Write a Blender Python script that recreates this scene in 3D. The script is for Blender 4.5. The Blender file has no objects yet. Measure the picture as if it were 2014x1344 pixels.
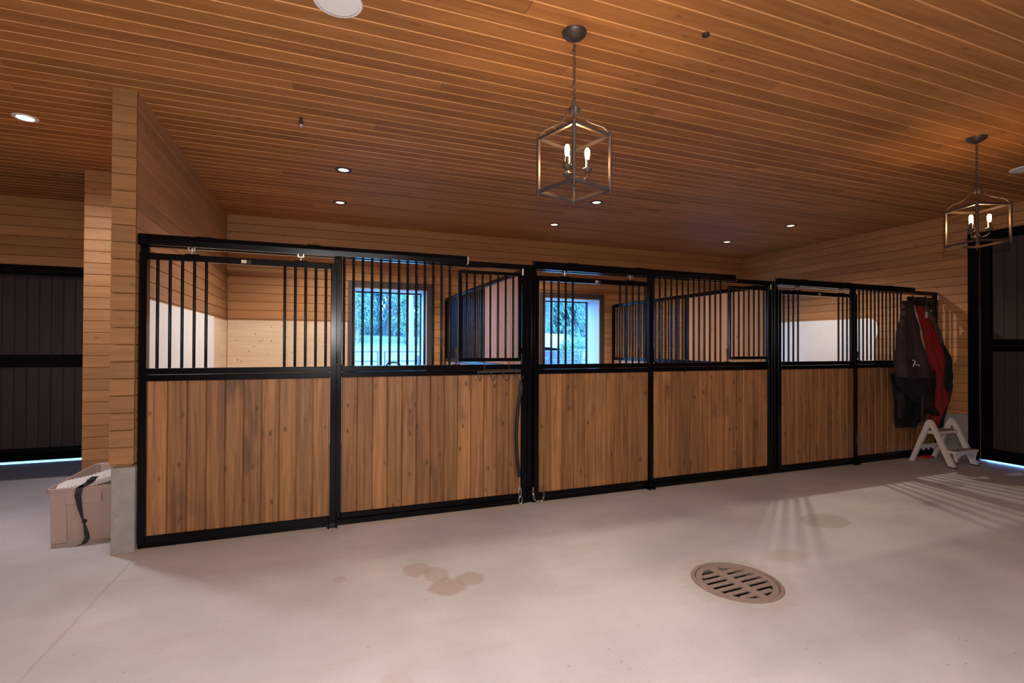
import bpy, bmesh, math, random
from mathutils import Vector, Matrix
R = math.radians
scn = bpy.context.scene
C = scn.collection
random.seed(7)

# ------------------------------------------------------------------ camera
cam_d = bpy.data.cameras.new('camera'); cam = bpy.data.objects.new('camera', cam_d); C.objects.link(cam)
cam_d.sensor_width = 36.0; cam_d.lens = 973.97/2014*36.0; cam_d.clip_start = .02; cam_d.clip_end = 300
yaw, pitch, roll = .365, .0079, .0040
f = Vector((math.sin(yaw)*math.cos(pitch), math.cos(yaw)*math.cos(pitch), math.sin(pitch)))
r0 = Vector((math.cos(yaw), -math.sin(yaw), 0)); u0 = r0.cross(f)
rr = math.cos(roll)*r0+math.sin(roll)*u0; uu = -math.sin(roll)*r0+math.cos(roll)*u0
M3 = Matrix((rr, uu, -f)).transposed()
cam.matrix_world = Matrix.Translation((1.2387, -4.3015, 1.4766)) @ M3.to_4x4()
scn.camera = cam

# ------------------------------------------------------------------ world, light, exposure
scn.view_settings.view_transform = 'Standard'; scn.view_settings.look = 'None'
scn.view_settings.gamma = 1.0; scn.view_settings.use_curve_mapping = False
scn.view_settings.exposure = 0.0
w = bpy.data.worlds.new('sky'); scn.world = w; w.use_nodes = True
bg = w.node_tree.nodes['Background']; bg.inputs[0].default_value = (.13, .38, 1.0, 1); bg.inputs[1].default_value = 17.0

def area(name, loc, aim, size, power, col, sizey=None, spread=None):
    d = bpy.data.lights.new(name, 'AREA'); d.energy = power; d.color = col; d.size = size
    if sizey: d.shape = 'RECTANGLE'; d.size_y = sizey
    if spread: d.spread = spread
    o = bpy.data.objects.new(name, d); C.objects.link(o); o.location = loc
    o.rotation_euler = (Vector(aim)-Vector(loc)).to_track_quat('-Z', 'Y').to_euler(); return o
# added broad fill light well behind the camera, no source seen
area('rear_fill', (1.2, -8.3, 1.75), (1.6, 0, 1.7), 4.2, 20, (.95, .95, 1.0), 2.9)
# added soft fill light behind and right of the camera
pd = bpy.data.lights.new('soft_fill', 'POINT'); pd.energy = 45; pd.color = (.97, .95, 1.0); pd.shadow_soft_size = .4
po = bpy.data.objects.new('soft_fill', pd); C.objects.link(po); po.location = (2.0, -4.75, 2.0)
# the flash on top of the camera
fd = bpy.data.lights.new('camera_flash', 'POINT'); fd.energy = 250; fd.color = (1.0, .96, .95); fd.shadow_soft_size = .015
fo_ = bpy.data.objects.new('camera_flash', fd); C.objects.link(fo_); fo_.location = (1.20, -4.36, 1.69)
# added overhead fill to brighten the aisle floor, no panel seen
area('overhead_fill', (2.4, -3.7, 3.2), (2.4, -3.6, 0), 1.4, 72, (.93, .95, 1.0))
POT_POWER = 225; POT_COL = (1.0, .88, .76)

# ------------------------------------------------------------------ helpers
def mat(name):
    m = bpy.data.materials.new(name); m.use_nodes = True
    return m, m.node_tree, m.node_tree.nodes['Principled BSDF']
def plain(name, col, rough=.5, metal=0, noise=0, nscale=8, bump=0, bscale=60, coat=0, spec=.5):
    m, nt, b = mat(name); b.inputs['Base Color'].default_value = (*col, 1)
    b.inputs['Roughness'].default_value = rough; b.inputs['Metallic'].default_value = metal
    b.inputs['Coat Weight'].default_value = coat; b.inputs['Specular IOR Level'].default_value = spec
    g = nt.nodes.new('ShaderNodeNewGeometry')
    if noise:
        n = nt.nodes.new('ShaderNodeTexNoise'); n.inputs['Scale'].default_value = nscale; n.inputs['Detail'].default_value = 6
        nt.links.new(g.outputs['Position'], n.inputs['Vector'])
        mx = nt.nodes.new('ShaderNodeMix'); mx.data_type = 'RGBA'
        mx.inputs[6].default_value = (*[c*(1-noise) for c in col], 1); mx.inputs[7].default_value = (*[min(1, c*(1+noise)) for c in col], 1)
        nt.links.new(n.outputs['Fac'], mx.inputs[0]); nt.links.new(mx.outputs[2], b.inputs['Base Color'])
    if bump:
        n = nt.nodes.new('ShaderNodeTexNoise'); n.inputs['Scale'].default_value = bscale; n.inputs['Detail'].default_value = 4
        nt.links.new(g.outputs['Position'], n.inputs['Vector'])
        bp = nt.nodes.new('ShaderNodeBump'); bp.inputs['Strength'].default_value = bump; bp.inputs['Distance'].default_value = .01
        nt.links.new(n.outputs['Fac'], bp.inputs['Height']); nt.links.new(bp.outputs['Normal'], b.inputs['Normal'])
    return m
def wood(name, light, dark, axis, rough=.55, var=.35, knots=1.0, grain=.6, kcol=(.06, .025, .01), stain=0, coat=0, kscale=7.5, spec=.4):
    """pine: grain streaks along the given axis, knots, tone per board"""
    m, nt, b = mat(name); N = nt.nodes.new; L = nt.links.new
    g = N('ShaderNodeNewGeometry'); oi = N('ShaderNodeObjectInfo')
    off = N('ShaderNodeVectorMath'); off.operation = 'SCALE'; off.inputs[0].default_value = (17.3, 31.7, 23.1)
    L(oi.outputs['Random'], off.inputs[3])
    add = N('ShaderNodeVectorMath'); L(g.outputs['Position'], add.inputs[0]); L(off.outputs[0], add.inputs[1])
    def mp(s, al):
        v = N('ShaderNodeMapping'); sc = [s, s, s]; sc['XYZ'.index(axis)] = al
        v.inputs['Scale'].default_value = sc; L(add.outputs[0], v.inputs['Vector']); return v
    n1 = N('ShaderNodeTexNoise'); n1.inputs['Scale'].default_value = 1; n1.inputs['Detail'].default_value = 5; n1.inputs['Roughness'].default_value = .65
    n1.inputs['Distortion'].default_value = .6; L(mp(38, 1.3).outputs[0], n1.inputs['Vector'])
    n2 = N('ShaderNodeTexNoise'); n2.inputs['Scale'].default_value = 1; n2.inputs['Detail'].default_value = 4; L(mp(7, 1.1).outputs[0], n2.inputs['Vector'])
    ma = N('ShaderNodeMath'); ma.operation = 'MULTIPLY_ADD'; L(n1.outputs['Fac'], ma.inputs[0]); ma.inputs[1].default_value = grain
    sc2 = N('ShaderNodeMath'); sc2.operation = 'MULTIPLY'; L(n2.outputs['Fac'], sc2.inputs[0]); sc2.inputs[1].default_value = 1-grain
    L(sc2.outputs[0], ma.inputs[2])
    cr = N('ShaderNodeValToRGB'); cr.color_ramp.elements[0].position = .39; cr.color_ramp.elements[1].position = .61
    cr.color_ramp.elements[0].color = (*dark, 1); cr.color_ramp.elements[1].color = (*light, 1); L(ma.outputs[0], cr.inputs[0])
    # knots
    vo = N('ShaderNodeTexVoronoi'); vo.inputs['Scale'].default_value = 1; vo.inputs['Randomness'].default_value = 1
    L(mp(kscale, kscale*.5).outputs[0], vo.inputs['Vector'])
    kr = N('ShaderNodeMapRange'); kr.inputs[1].default_value = .04; kr.inputs[2].default_value = .15; kr.inputs[3].default_value = .85*knots; kr.inputs[4].default_value = 0
    L(vo.outputs['Distance'], kr.inputs[0])
    mk = N('ShaderNodeMix'); mk.data_type = 'RGBA'; L(kr.outputs[0], mk.inputs[0]); L(cr.outputs[0], mk.inputs[6]); mk.inputs[7].default_value = (*kcol, 1)
    # tone per board
    hv = N('ShaderNodeHueSaturation'); L(mk.outputs[2], hv.inputs['Color'])
    vr = N('ShaderNodeMapRange'); vr.inputs[3].default_value = 1-var; vr.inputs[4].default_value = 1+var*.8; L(oi.outputs['Random'], vr.inputs[0]); L(vr.outputs[0], hv.inputs['Value'])
    last = hv
    if stain:
        n3 = N('ShaderNodeTexNoise'); n3.inputs['Scale'].default_value = 1; n3.inputs['Detail'].default_value = 3; L(mp(6, 2.4).outputs[0], n3.inputs['Vector'])
        sr = N('ShaderNodeMapRange'); sr.inputs[1].default_value = .60; sr.inputs[2].default_value = .74; sr.inputs[3].default_value = 0; sr.inputs[4].default_value = stain
        L(n3.outputs['Fac'], sr.inputs[0])
        ms = N('ShaderNodeMix'); ms.data_type = 'RGBA'; L(sr.outputs[0], ms.inputs[0]); L(hv.outputs[0], ms.inputs[6]); ms.inputs[7].default_value = (dark[0]*.35, dark[1]*.4, dark[2]*.5, 1)
        L(ms.outputs[2], b.inputs['Base Color'])
    else: L(hv.outputs[0], b.inputs['Base Color'])
    b.inputs['Roughness'].default_value = rough; b.inputs['Coat Weight'].default_value = coat; b.inputs['Specular IOR Level'].default_value = spec
    bp = N('ShaderNodeBump'); bp.inputs['Strength'].default_value = .25; bp.inputs['Distance'].default_value = .003
    L(n1.outputs['Fac'], bp.inputs['Height']); L(bp.outputs['Normal'], b.inputs['Normal'])
    return m

def box(bm, a, b, bev=0):
    """axis aligned box from corner a to corner b"""
    x0, y0, z0 = a; x1, y1, z1 = b
    vs = [bm.verts.new(p) for p in ((x0,y0,z0),(x1,y0,z0),(x1,y1,z0),(x0,y1,z0),(x0,y0,z1),(x1,y0,z1),(x1,y1,z1),(x0,y1,z1))]
    fs = [bm.faces.new([vs[i] for i in q]) for q in ((0,3,2,1),(4,5,6,7),(0,1,5,4),(1,2,6,5),(2,3,7,6),(3,0,4,7))]
    if bev:
        es = list({e for q in fs for e in q.edges}); bmesh.ops.bevel(bm, geom=es, offset=bev, segments=1, affect='EDGES')
    return vs
def tube(bm, pts, r, seg=10, caps=True, rs=None):
    """round tube along a polyline"""
    pts = [Vector(p) for p in pts]; rings = []; up = None
    for i, p in enumerate(pts):
        t = (pts[min(i+1, len(pts)-1)]-pts[max(i-1, 0)]).normalized()
        if up is None: up = Vector((0, 0, 1)) if abs(t.z) < .9 else Vector((1, 0, 0))
        a = t.cross(up).normalized(); bb = a.cross(t).normalized(); up = bb
        q = rs[i] if rs else r
        rings.append([bm.verts.new(p+a*math.cos(2*math.pi*k/seg)*q+bb*math.sin(2*math.pi*k/seg)*q) for k in range(seg)])
    for i in range(len(rings)-1):
        for k in range(seg): bm.faces.new((rings[i][k], rings[i][(k+1) % seg], rings[i+1][(k+1) % seg], rings[i+1][k]))
    if caps: bm.faces.new(rings[0][::-1]); bm.faces.new(rings[-1])
def lathe(bm, prof, seg=24, c=(0, 0, 0), cap0=False, cap1=False):
    rings = [[bm.verts.new((c[0]+r*math.cos(2*math.pi*k/seg), c[1]+r*math.sin(2*math.pi*k/seg), c[2]+z)) for k in range(seg)] for r, z in prof]
    for i in range(len(rings)-1):
        for k in range(seg): bm.faces.new((rings[i][k], rings[i][(k+1) % seg], rings[i+1][(k+1) % seg], rings[i+1][k]))
    if cap0: bm.faces.new(rings[0][::-1])
    if cap1: bm.faces.new(rings[-1])
def prism(bm, poly, n0, n1, axis='y'):
    """polygon (in the other two axes) extruded from n0 to n1 along axis"""
    def P(a, b, n): return (n, a, b) if axis == 'x' else (a, n, b) if axis == 'y' else (a, b, n)
    A = [bm.verts.new(P(a, b, n0)) for a, b in poly]; B = [bm.verts.new(P(a, b, n1)) for a, b in poly]; k = len(poly)
    bm.faces.new(A); bm.faces.new(B[::-1])
    for i in range(k): bm.faces.new((A[i], B[i], B[(i+1) % k], A[(i+1) % k]))
def mesh(name, bm, m, smooth=False):
    bmesh.ops.recalc_face_normals(bm, faces=bm.faces)
    me = bpy.data.meshes.new(name); bm.to_mesh(me); bm.free()
    for x in (m if isinstance(m, (list, tuple)) else [m]): me.materials.append(x)
    if smooth:
        for p in me.polygons: p.use_smooth = True
        try: me.set_sharp_from_angle(angle=R(40))
        except Exception: pass
    return me
def link(name, me, parent=None, loc=None, scale=None, rot=None):
    o = bpy.data.objects.new(name, me); C.objects.link(o)
    if parent: o.parent = parent
    if loc: o.location = loc
    if scale: o.scale = scale
    if rot: o.rotation_euler = rot
    return o
def obj(name, fn, m, parent=None, smooth=False, loc=None, rot=None):
    bm = bmesh.new(); fn(bm); return link(name, mesh(name, bm, m, smooth), parent, loc, None, rot)
def boxo(name, a, b, m, parent=None, bev=0):
    return obj(name, lambda bm: box(bm, a, b, bev), m, parent)
def tag(o, label=None, cat=None, group=None, kind=None):
    if label: o['label'] = label
    if cat: o['category'] = cat
    if group: o['group'] = group
    if kind: o['kind'] = kind
    return o
def thing(name, label, cat, loc=(0, 0, 0), group=None, rotz=0):
    o = bpy.data.objects.new(name, None); C.objects.link(o); o.location = loc; o.rotation_euler = (0, 0, rotz); o.empty_display_size = .1
    return tag(o, label, cat, group)
def copy_tree(o, parent=None):
    c = o.copy(); C.objects.link(c); c.parent = parent
    for ch in o.children: copy_tree(ch, c)
    return c

# ------------------------------------------------------------------ materials
M = {}
M['siding_x'] = wood('pine siding along x', (.46, .22, .084), (.355, .162, .056), 'X', var=.16, knots=.55)
M['siding_y'] = wood('pine siding along y', (.46, .22, .084), (.355, .162, .056), 'Y', var=.16, knots=.55)
M['ceiling'] = wood('pine ceiling boards', (.40, .17, .052), (.285, .115, .033), 'X', var=.17, knots=.45, rough=.7, spec=.15)
M['cap'] = wood('weathered siding on the wall end', (.36, .18, .066), (.26, .122, .043), 'X', var=.14, knots=.5)
M['board'] = wood('stained stall boards', (.35, .162, .056), (.175, .074, .025), 'Z', var=.22, knots=1.0, kscale=9.5, stain=.6, grain=.72)
M['board_in'] = wood('partition boards', (.50, .27, .14), (.38, .19, .09), 'Z', var=.15, knots=.6)
M['ply'] = wood('bare plywood', (.80, .62, .44), (.70, .50, .33), 'Y', var=.05, knots=.35)
M['ply_x'] = wood('bare plywood along x', (.80, .62, .44), (.70, .50, .33), 'X', var=.05, knots=.35)
M['liner_lit_ply'] = plain('whitewashed plywood', (.88, .87, .86), .55, noise=.06, nscale=5)  # white of the liner; on the left plywood, window light painted in
M['black'] = plain('black powder coat', (.0022, .0022, .0028), .2, noise=.2, spec=.16)
M['black_matte'] = plain('black rubber', (.005, .005, .006), .6)
M['brown_paint'] = wood('dark brown door boards', (.040, .027, .022), (.030, .020, .017), 'Z', var=.08, knots=.1, rough=.55)
M['trim'] = plain('dark brown trim paint', (.06, .042, .038), .5, noise=.1)
M['jamb'] = plain('pale painted jamb', (.5, .46, .48), .5)
M['bronze'] = plain('aged bronze metal', (.085, .062, .05), .45, metal=.6, noise=.15)
M['steel'] = plain('zinc plated steel', (.6, .58, .55), .3, metal=1)
M['rusty'] = plain('rusty dark iron', (.05, .035, .025), .7, metal=.3, noise=.4, nscale=40)
M['brass'] = plain('brass plate', (.5, .4, .22), .4, metal=.5, noise=.3, nscale=120)
M['white_plastic'] = plain('white plastic', (.78, .77, .75), .4)
M['stool'] = plain('scuffed white plastic', (.62, .58, .54), .5, noise=.12, nscale=18)
M['stool_top'] = plain('worn tread', (.30, .24, .19), .75, noise=.3, nscale=30)
M['tub'] = plain('mauve beige plastic', (.42, .30, .255), .42, noise=.03)
M['pad'] = plain('white quilted cloth', (.72, .66, .62), .9, bump=.5, bscale=220)
M['webbing'] = plain('dark grey webbing', (.055, .055, .06), .8, bump=.4, bscale=500)
M['brown_nylon'] = plain('brown nylon blanket', (.075, .050, .050), .30, noise=.12, bump=.5, bscale=11)
M['brown_cloth'] = plain('brown lining cloth', (.04, .026, .022), .85, noise=.2, bump=.4, bscale=14)
M['black_cloth'] = plain('black lining cloth', (.012, .014, .016), .8, noise=.2)
M['red_cloth'] = plain('red blanket', (.36, .018, .022), .75, noise=.15, bump=.5, bscale=12)
M['beige_cloth'] = plain('beige blanket', (.60, .50, .36), .9, noise=.1, bump=.4, bscale=30)
M['dark_cloth'] = plain('dark green blanket', (.018, .024, .020), .8, noise=.25, bump=.5, bscale=16)
M['taupe_cloth'] = plain('taupe blanket', (.13, .10, .075), .9, noise=.15, bump=.4, bscale=24)
M['red_plastic'] = plain('red plastic', (.5, .02, .02), .45)
M['rubber_mat'] = plain('grey gravelly rubber', (.085, .08, .085), .85, noise=.5, nscale=120, bump=.6, bscale=150)

def glow(name, col, strength):
    m, nt, b = mat(name); b.inputs['Base Color'].default_value = (.8, .8, .8, 1)
    b.inputs['Emission Color'].default_value = (*col, 1); b.inputs['Emission Strength'].default_value = strength; return m
M['bulb'] = glow('lit filament bulb', (1.0, .50, .16), 26)
M['lens_warm'] = glow('lit recessed lamp', (1.0, .74, .45), 2.2)
M['lens_cool'] = glow('bright cool recessed lamp', (.72, .80, 1.0), 30)

def concrete_mat(name, base, stains=True, scale=1.0):
    m, nt, b = mat(name); N = nt.nodes.new; L = nt.links.new
    g = N('ShaderNodeNewGeometry')
    n = N('ShaderNodeTexNoise'); n.inputs['Scale'].default_value = .9*scale; n.inputs['Detail'].default_value = 9; n.inputs['Roughness'].default_value = .6; L(g.outputs['Position'], n.inputs['Vector'])
    cr = N('ShaderNodeValToRGB'); cr.color_ramp.elements[0].position = .3; cr.color_ramp.elements[1].position = .7
    cr.color_ramp.elements[0].color = (*[c*.80 for c in base], 1); cr.color_ramp.elements[1].color = (*[min(1, c*1.12) for c in base], 1); L(n.outputs['Fac'], cr.inputs[0])
    last = cr.outputs[0]
    def over(fac, col):
        nonlocal last
        mx = N('ShaderNodeMix'); mx.data_type = 'RGBA'; L(fac, mx.inputs[0]); L(last, mx.inputs[6]); mx.inputs[7].default_value = (*col, 1); last = mx.outputs[2]
    def mr(src, a, b2, c, d):
        k = N('ShaderNodeMapRange'); L(src, k.inputs[0])
        for i, v in enumerate((a, b2, c, d)): k.inputs[i+1].default_value = v
        return k.outputs[0]
    # specks and small dark dashes of chaff
    mp = N('ShaderNodeMapping'); mp.inputs['Scale'].default_value = (9, 26, 9); mp.inputs['Rotation'].default_value = (0, 0, .5); L(g.outputs['Position'], mp.inputs['Vector'])
    v = N('ShaderNodeTexVoronoi'); v.inputs['Scale'].default_value = 1; L(mp.outputs[0], v.inputs['Vector']); 
    sp = N('ShaderNodeMath'); sp.operation = 'MULTIPLY'; L(mr(v.outputs['Distance'], .05, .11, .6, 0), sp.inputs[0])
    n4 = N('ShaderNodeTexNoise'); n4.inputs['Scale'].default_value = 3; L(g.outputs['Position'], n4.inputs['Vector']); L(mr(n4.outputs['Fac'], .46, .56, 0, 1), sp.inputs[1])
    over(sp.outputs[0], (base[0]*.35, base[1]*.3, base[2]*.28))
    # broad brown trowel marks and fine grain
    mt = N('ShaderNodeMapping'); mt.inputs['Scale'].default_value = (.8, 3.2, 1); mt.inputs['Rotation'].default_value = (0, 0, .35); L(g.outputs['Position'], mt.inputs['Vector'])
    n6 = N('ShaderNodeTexNoise'); n6.inputs['Scale'].default_value = 1.6*scale; n6.inputs['Detail'].default_value = 8; n6.inputs['Roughness'].default_value = .7; L(mt.outputs[0], n6.inputs['Vector'])
    over(mr(n6.outputs['Fac'], .50, .72, 0, .45), (base[0]*.80, base[1]*.74, base[2]*.70))
    n7 = N('ShaderNodeTexNoise'); n7.inputs['Scale'].default_value = 90; n7.inputs['Detail'].default_value = 3; L(g.outputs['Position'], n7.inputs['Vector'])
    over(mr(n7.outputs['Fac'], .58, .72, 0, .35), (base[0]*.62, base[1]*.58, base[2]*.56))
    if stains:
        nz = N('ShaderNodeTexNoise'); nz.inputs['Scale'].default_value = 14; nz.inputs['Detail'].default_value = 5; L(g.outputs['Position'], nz.inputs['Vector'])
        def blob(x, y, rx, ry, col, amt, rag=.5):
            s = N('ShaderNodeVectorMath'); s.operation = 'SUBTRACT'; L(g.outputs['Position'], s.inputs[0]); s.inputs[1].default_value = (x, y, 0)
            dv = N('ShaderNodeVectorMath'); dv.operation = 'MULTIPLY'; L(s.outputs[0], dv.inputs[0]); dv.inputs[1].default_value = (1/rx, 1/ry, 0)
            ln = N('ShaderNodeVectorMath'); ln.operation = 'LENGTH'; L(dv.outputs[0], ln.inputs[0])
            a = N('ShaderNodeMath'); a.operation = 'MULTIPLY_ADD'; L(nz.outputs['Fac'], a.inputs[0]); a.inputs[1].default_value = rag*2; L(ln.outputs['Value'], a.inputs[2])
            over(mr(a.outputs[0], 1+rag*.75, 1+rag*1.3, amt, 0), col)
        br = (.36, .25, .20)
        blob(1.83, -1.03, .085, .10, br, .55); blob(1.93, -1.14, .08, .10, br, .5); blob(1.96, -1.33, .11, .11, br, .6); blob(2.12, -1.27, .09, .09, br, .55)
        blob(1.35, -1.0, .04, .05, br, .35); blob(5.22, -1.32, .22, .16, (.30, .25, .19), .5, .2); blob(4.3, -1.72, .17, .09, (.42, .34, .25), .4)
        blob(3.67, -1.89, .34, .33, (.40, .31, .24), .35, .35)
        blob(7.55, -1.0, .18, .10, (.2, .16, .15), .45); blob(6.6, -1.35, .12, .06, (.25, .2, .18), .4); blob(.7, -2.05, .12, .12, (.40, .31, .27), .35); blob(1.55, -2.1, .07, .08, (.42, .33, .28), .35)
        # chaff drifted along the stall fronts
        sx = N('ShaderNodeSeparateXYZ'); L(g.outputs['Position'], sx.inputs[0])
        nf = N('ShaderNodeTexNoise'); nf.inputs['Scale'].default_value = 60; nf.inputs['Detail'].default_value = 4; L(g.outputs['Position'], nf.inputs['Vector'])
        e = N('ShaderNodeMath'); e.operation = 'MULTIPLY'; ee = N('ShaderNodeMath'); ee.operation = 'MULTIPLY'; L(mr(sx.outputs['Y'], -.16, 0.0, 0, .9), ee.inputs[0]); ef = N('ShaderNodeMath'); ef.operation = 'MULTIPLY'; L(mr(sx.outputs['Y'], .0, .06, 1, 0), ef.inputs[0]); L(mr(sx.outputs['X'], -.2, -.1, 0, 1), ef.inputs[1]); L(ef.outputs[0], ee.inputs[1]); L(ee.outputs[0], e.inputs[0]); L(mr(nf.outputs['Fac'], .42, .6, 0, 1), e.inputs[1])
        over(e.outputs[0], (.66, .50, .24))
        # hairline crack / saw joint
        mm = N('ShaderNodeMath'); mm.operation = 'MULTIPLY_ADD'; L(sx.outputs['Y'], mm.inputs[0]); mm.inputs[1].default_value = -.02; L(sx.outputs['X'], mm.inputs[2])
        m2 = N('ShaderNodeMath'); m2.operation = 'SUBTRACT'; L(mm.outputs[0], m2.inputs[0]); m2.inputs[1].default_value = .055
        m3 = N('ShaderNodeMath'); m3.operation = 'MULTIPLY_ADD'; L(nz.outputs['Fac'], m3.inputs[0]); m3.inputs[1].default_value = .03; L(m2.outputs[0], m3.inputs[2])
        m4 = N('ShaderNodeMath'); m4.operation = 'ABSOLUTE'; L(m3.outputs[0], m4.inputs[0])
        m5 = N('ShaderNodeMath'); m5.operation = 'MULTIPLY'; L(mr(m4.outputs[0], .004, .010, .35, 0), m5.inputs[0]); L(mr(sx.outputs['Y'], -.2, -.1, 1, 0), m5.inputs[1])
        over(m5.outputs[0], (.33, .22, .16))
    L(last, b.inputs['Base Color'])
    rg = mr(n.outputs['Fac'], .3, .7, .42, .6); L(rg, b.inputs['Roughness'])
    n5 = N('ShaderNodeTexNoise'); n5.inputs['Scale'].default_value = 40*scale; n5.inputs['Detail'].default_value = 5; L(g.outputs['Position'], n5.inputs['Vector'])
    bp = N('ShaderNodeBump'); bp.inputs['Strength'].default_value = .05 if stains else .6; bp.inputs['Distance'].default_value = .01; L(n5.outputs['Fac'], bp.inputs['Height']); L(bp.outputs['Normal'], b.inputs['Normal'])
    return m
M['floor'] = concrete_mat('trowelled concrete floor', (.53, .485, .465))
M['conc'] = concrete_mat('rough cast concrete', (.36, .335, .31), stains=False, scale=9)

# ------------------------------------------------------------------ room shell
ZC = 3.271; YB = 3.447; XR = 9.24; XL = -4.2; YN = -8.6
boxo_floor = obj('floor', lambda bm: None, M['floor'])
bpy.data.objects.remove(boxo_floor)
def floor_fn(bm):
    # slab with a round pit for the drain
    cx, cy, r = 3.675, -1.89, .27; seg = 40
    ring = [bm.verts.new((cx+r*math.cos(2*math.pi*k/seg), cy+r*math.sin(2*math.pi*k/seg), 0)) for k in range(seg)]
    low = [bm.verts.new((v.co.x, v.co.y, -.25)) for v in ring]
    sq = []
    for k in range(seg):
        a = 2*math.pi*k/seg; q = .6/max(abs(math.cos(a)), abs(math.sin(a))); sq.append(bm.verts.new((cx+q*math.cos(a), cy+q*math.sin(a), 0)))
    for k in range(seg):
        bm.faces.new((ring[k], ring[(k+1) % seg], sq[(k+1) % seg], sq[k])); bm.faces.new((ring[k], low[k], low[(k+1) % seg], ring[(k+1) % seg]))
    bm.faces.new(low)
    x0, x1, y0, y1 = cx-.6, cx+.6, cy-.6, cy+.6; X0, X1, Y0, Y1 = XL-.2, XR+.2, YN-1.5, YB+.2
    for a, b in (((X0, Y0), (x0, Y1)), ((x1, Y0), (X1, Y1)), ((x0, Y0), (x1, y0)), ((x0, y1), (x1, Y1))):
        bm.faces.new([bm.verts.new(p) for p in ((a[0], a[1], 0), (b[0], a[1], 0), (b[0], b[1], 0), (a[0], b[1], 0))])
    box(bm, (X0, Y0, -.45), (X1, Y1, -.3))
fl = obj('floor', floor_fn, M['floor']); tag(fl, kind='structure')

M['bedding'] = plain('unseen dark stall bedding', (.16, .11, .07), .9, noise=.3, nscale=14, bump=.5, bscale=50)
fs = boxo('floor_stalls', (.0, .07, .0), (XR-.02, YB-.01, .02), M['bedding']); tag(fs, kind='structure')  # unseen dark floor, put in to cut lamp bounce onto the ceiling

# boards of the walls: one profile, stretched to length, V-grooved edges
PITCH = .12
def plank_mesh(name, axis, normal, m, pitch=PITCH, bev=.006, t=.02, bev2=None):
    """unit-length board along axis (0..1), pitch wide, face pointing to +-normal, back at 0"""
    g = .0012; h = pitch
    prof = [(g, 0), (g, t-bev), (bev*1.0, t), (h-(bev2 or bev), t), (h-g, t-(bev2 or bev)), (h-g, 0)]   # (across, out)
    bm = bmesh.new()
    ends = []
    for s in (0, 1):
        vs = []
        for a, o_ in prof:
            if normal == '-y': p = (s, -o_, a)
            elif normal == '+y': p = (s, o_, a)
            elif normal == '+x': p = (o_, s, a)
            elif normal == '-x': p = (-o_, s, a)
            elif normal == '-z': p = (s, a, -o_)
            vs.append(bm.verts.new(p))
        ends.append(vs)
    k = len(prof)
    for i in range(k): bm.faces.new((ends[0][i], ends[0][(i+1) % k], ends[1][(i+1) % k], ends[1][i]))
    bm.faces.new(ends[0]); bm.faces.new(ends[1])
    return mesh(name, bm, m)
PM = {n: plank_mesh('siding_plank '+n, n[1], n, M['siding_x'] if 'y' in n else M['siding_y']) for n in ('-y', '+x', '-x')}
M['lit_bevel'] = wood('ceiling bevel with painted light', (.70, .35, .135), (.56, .26, .095), 'X', var=.12, knots=.2, rough=.7, spec=.15)  # bevel facing the flash: extra brightness put into the wood colour
PM['c'] = plank_mesh('ceiling_plank', 'x', '-z', [M['ceiling'], M['lit_bevel']], bev=.0085, t=.02, bev2=.002)
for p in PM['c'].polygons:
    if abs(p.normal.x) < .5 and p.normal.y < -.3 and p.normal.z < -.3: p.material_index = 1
def siding(parent, normal, a0, a1, at, z0, z1, cuts=()):
    """rows of planks; cuts = (a0, a1, z0, z1) openings"""
    n = int(round((ZC-z0)/PITCH))
    i = 0
    while True:
        zt = ZC-i*PITCH; zb = zt-PITCH
        if zt < z0+.03: break
        i += 1
        if zb > z1-.02: continue
        hz = 1.0
        if zb < z0: hz = (zt-z0)/PITCH; zb = z0
        segs = [(a0, a1)]
        for c0, c1, cz0, cz1 in cuts:
            if zt > cz0+.02 and zb < cz1-.02:
                ns = []
                for s0, s1 in segs:
                    if c1 <= s0 or c0 >= s1: ns.append((s0, s1)); continue
                    if c0 > s0: ns.append((s0, c0))
                    if c1 < s1: ns.append((c1, s1))
                segs = ns
        for s0, s1 in segs:
            if s1-s0 < .03: continue
            if 'y' in normal: link('siding_plank', PM[normal], parent, (s0, at, zb), (s1-s0, 1, hz))
            else: link('siding_plank', PM[normal], parent, (at, s0, zb), (1, s1-s0, hz))

def wall_fn(bm, a, b, openings, axis):
    """solid wall slab between a and b (x-range / y-range), openings cut as boxes around"""
    pass
WIN = [(1.675, 2.765, 1.02, 2.335), (4.785, 5.875, 1.02, 2.305), (7.895, 8.985, 1.02, 2.305)]
TR = .09
def slab_back(bm):
    y0, y1 = YB+.001, YB+.45; xs = -.14; zt = ZC+.3
    for x0, x1, z0, z1 in WIN:
        box(bm, (xs, y0, -.3), (x0, y1, zt)); box(bm, (x0, y0, -.3), (x1, y1, z0)); box(bm, (x0, y0, z1), (x1, y1, zt)); xs = x1
    box(bm, (xs, y0, -.3), (XR+.16, y1, zt))
back = obj('wall_back', slab_back, M['siding_x']); tag(back, kind='structure')
siding(back, '-y', .02, XR-.02, YB, .6, ZC, [(x0-TR, x1+TR, z0-TR, z1+TR) for x0, x1, z0, z1 in WIN])

# long stub wall left of the stalls, its end cap facing the aisle
wl = boxo('wall_left', (-.115, -.05, .3), (-.02, YB, ZC+.05), M['siding_y']); tag(wl, kind='structure')
boxo('concrete_curb', (-.135, -.075, 0), (.004, YB, .607), M['conc'], wl, .004)
siding(wl, '+x', -.09, YB-.02, -.018, .607, ZC)
PM['cap-y'] = plank_mesh('siding_plank cap', 'y', '-y', M['cap'])
siding(wl, 'cap-y', -.14, .002, -.078, .607, ZC)
PM['lx'] = None
siding(wl, '-x', -.09, YB, -.118, .607, ZC)
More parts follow.
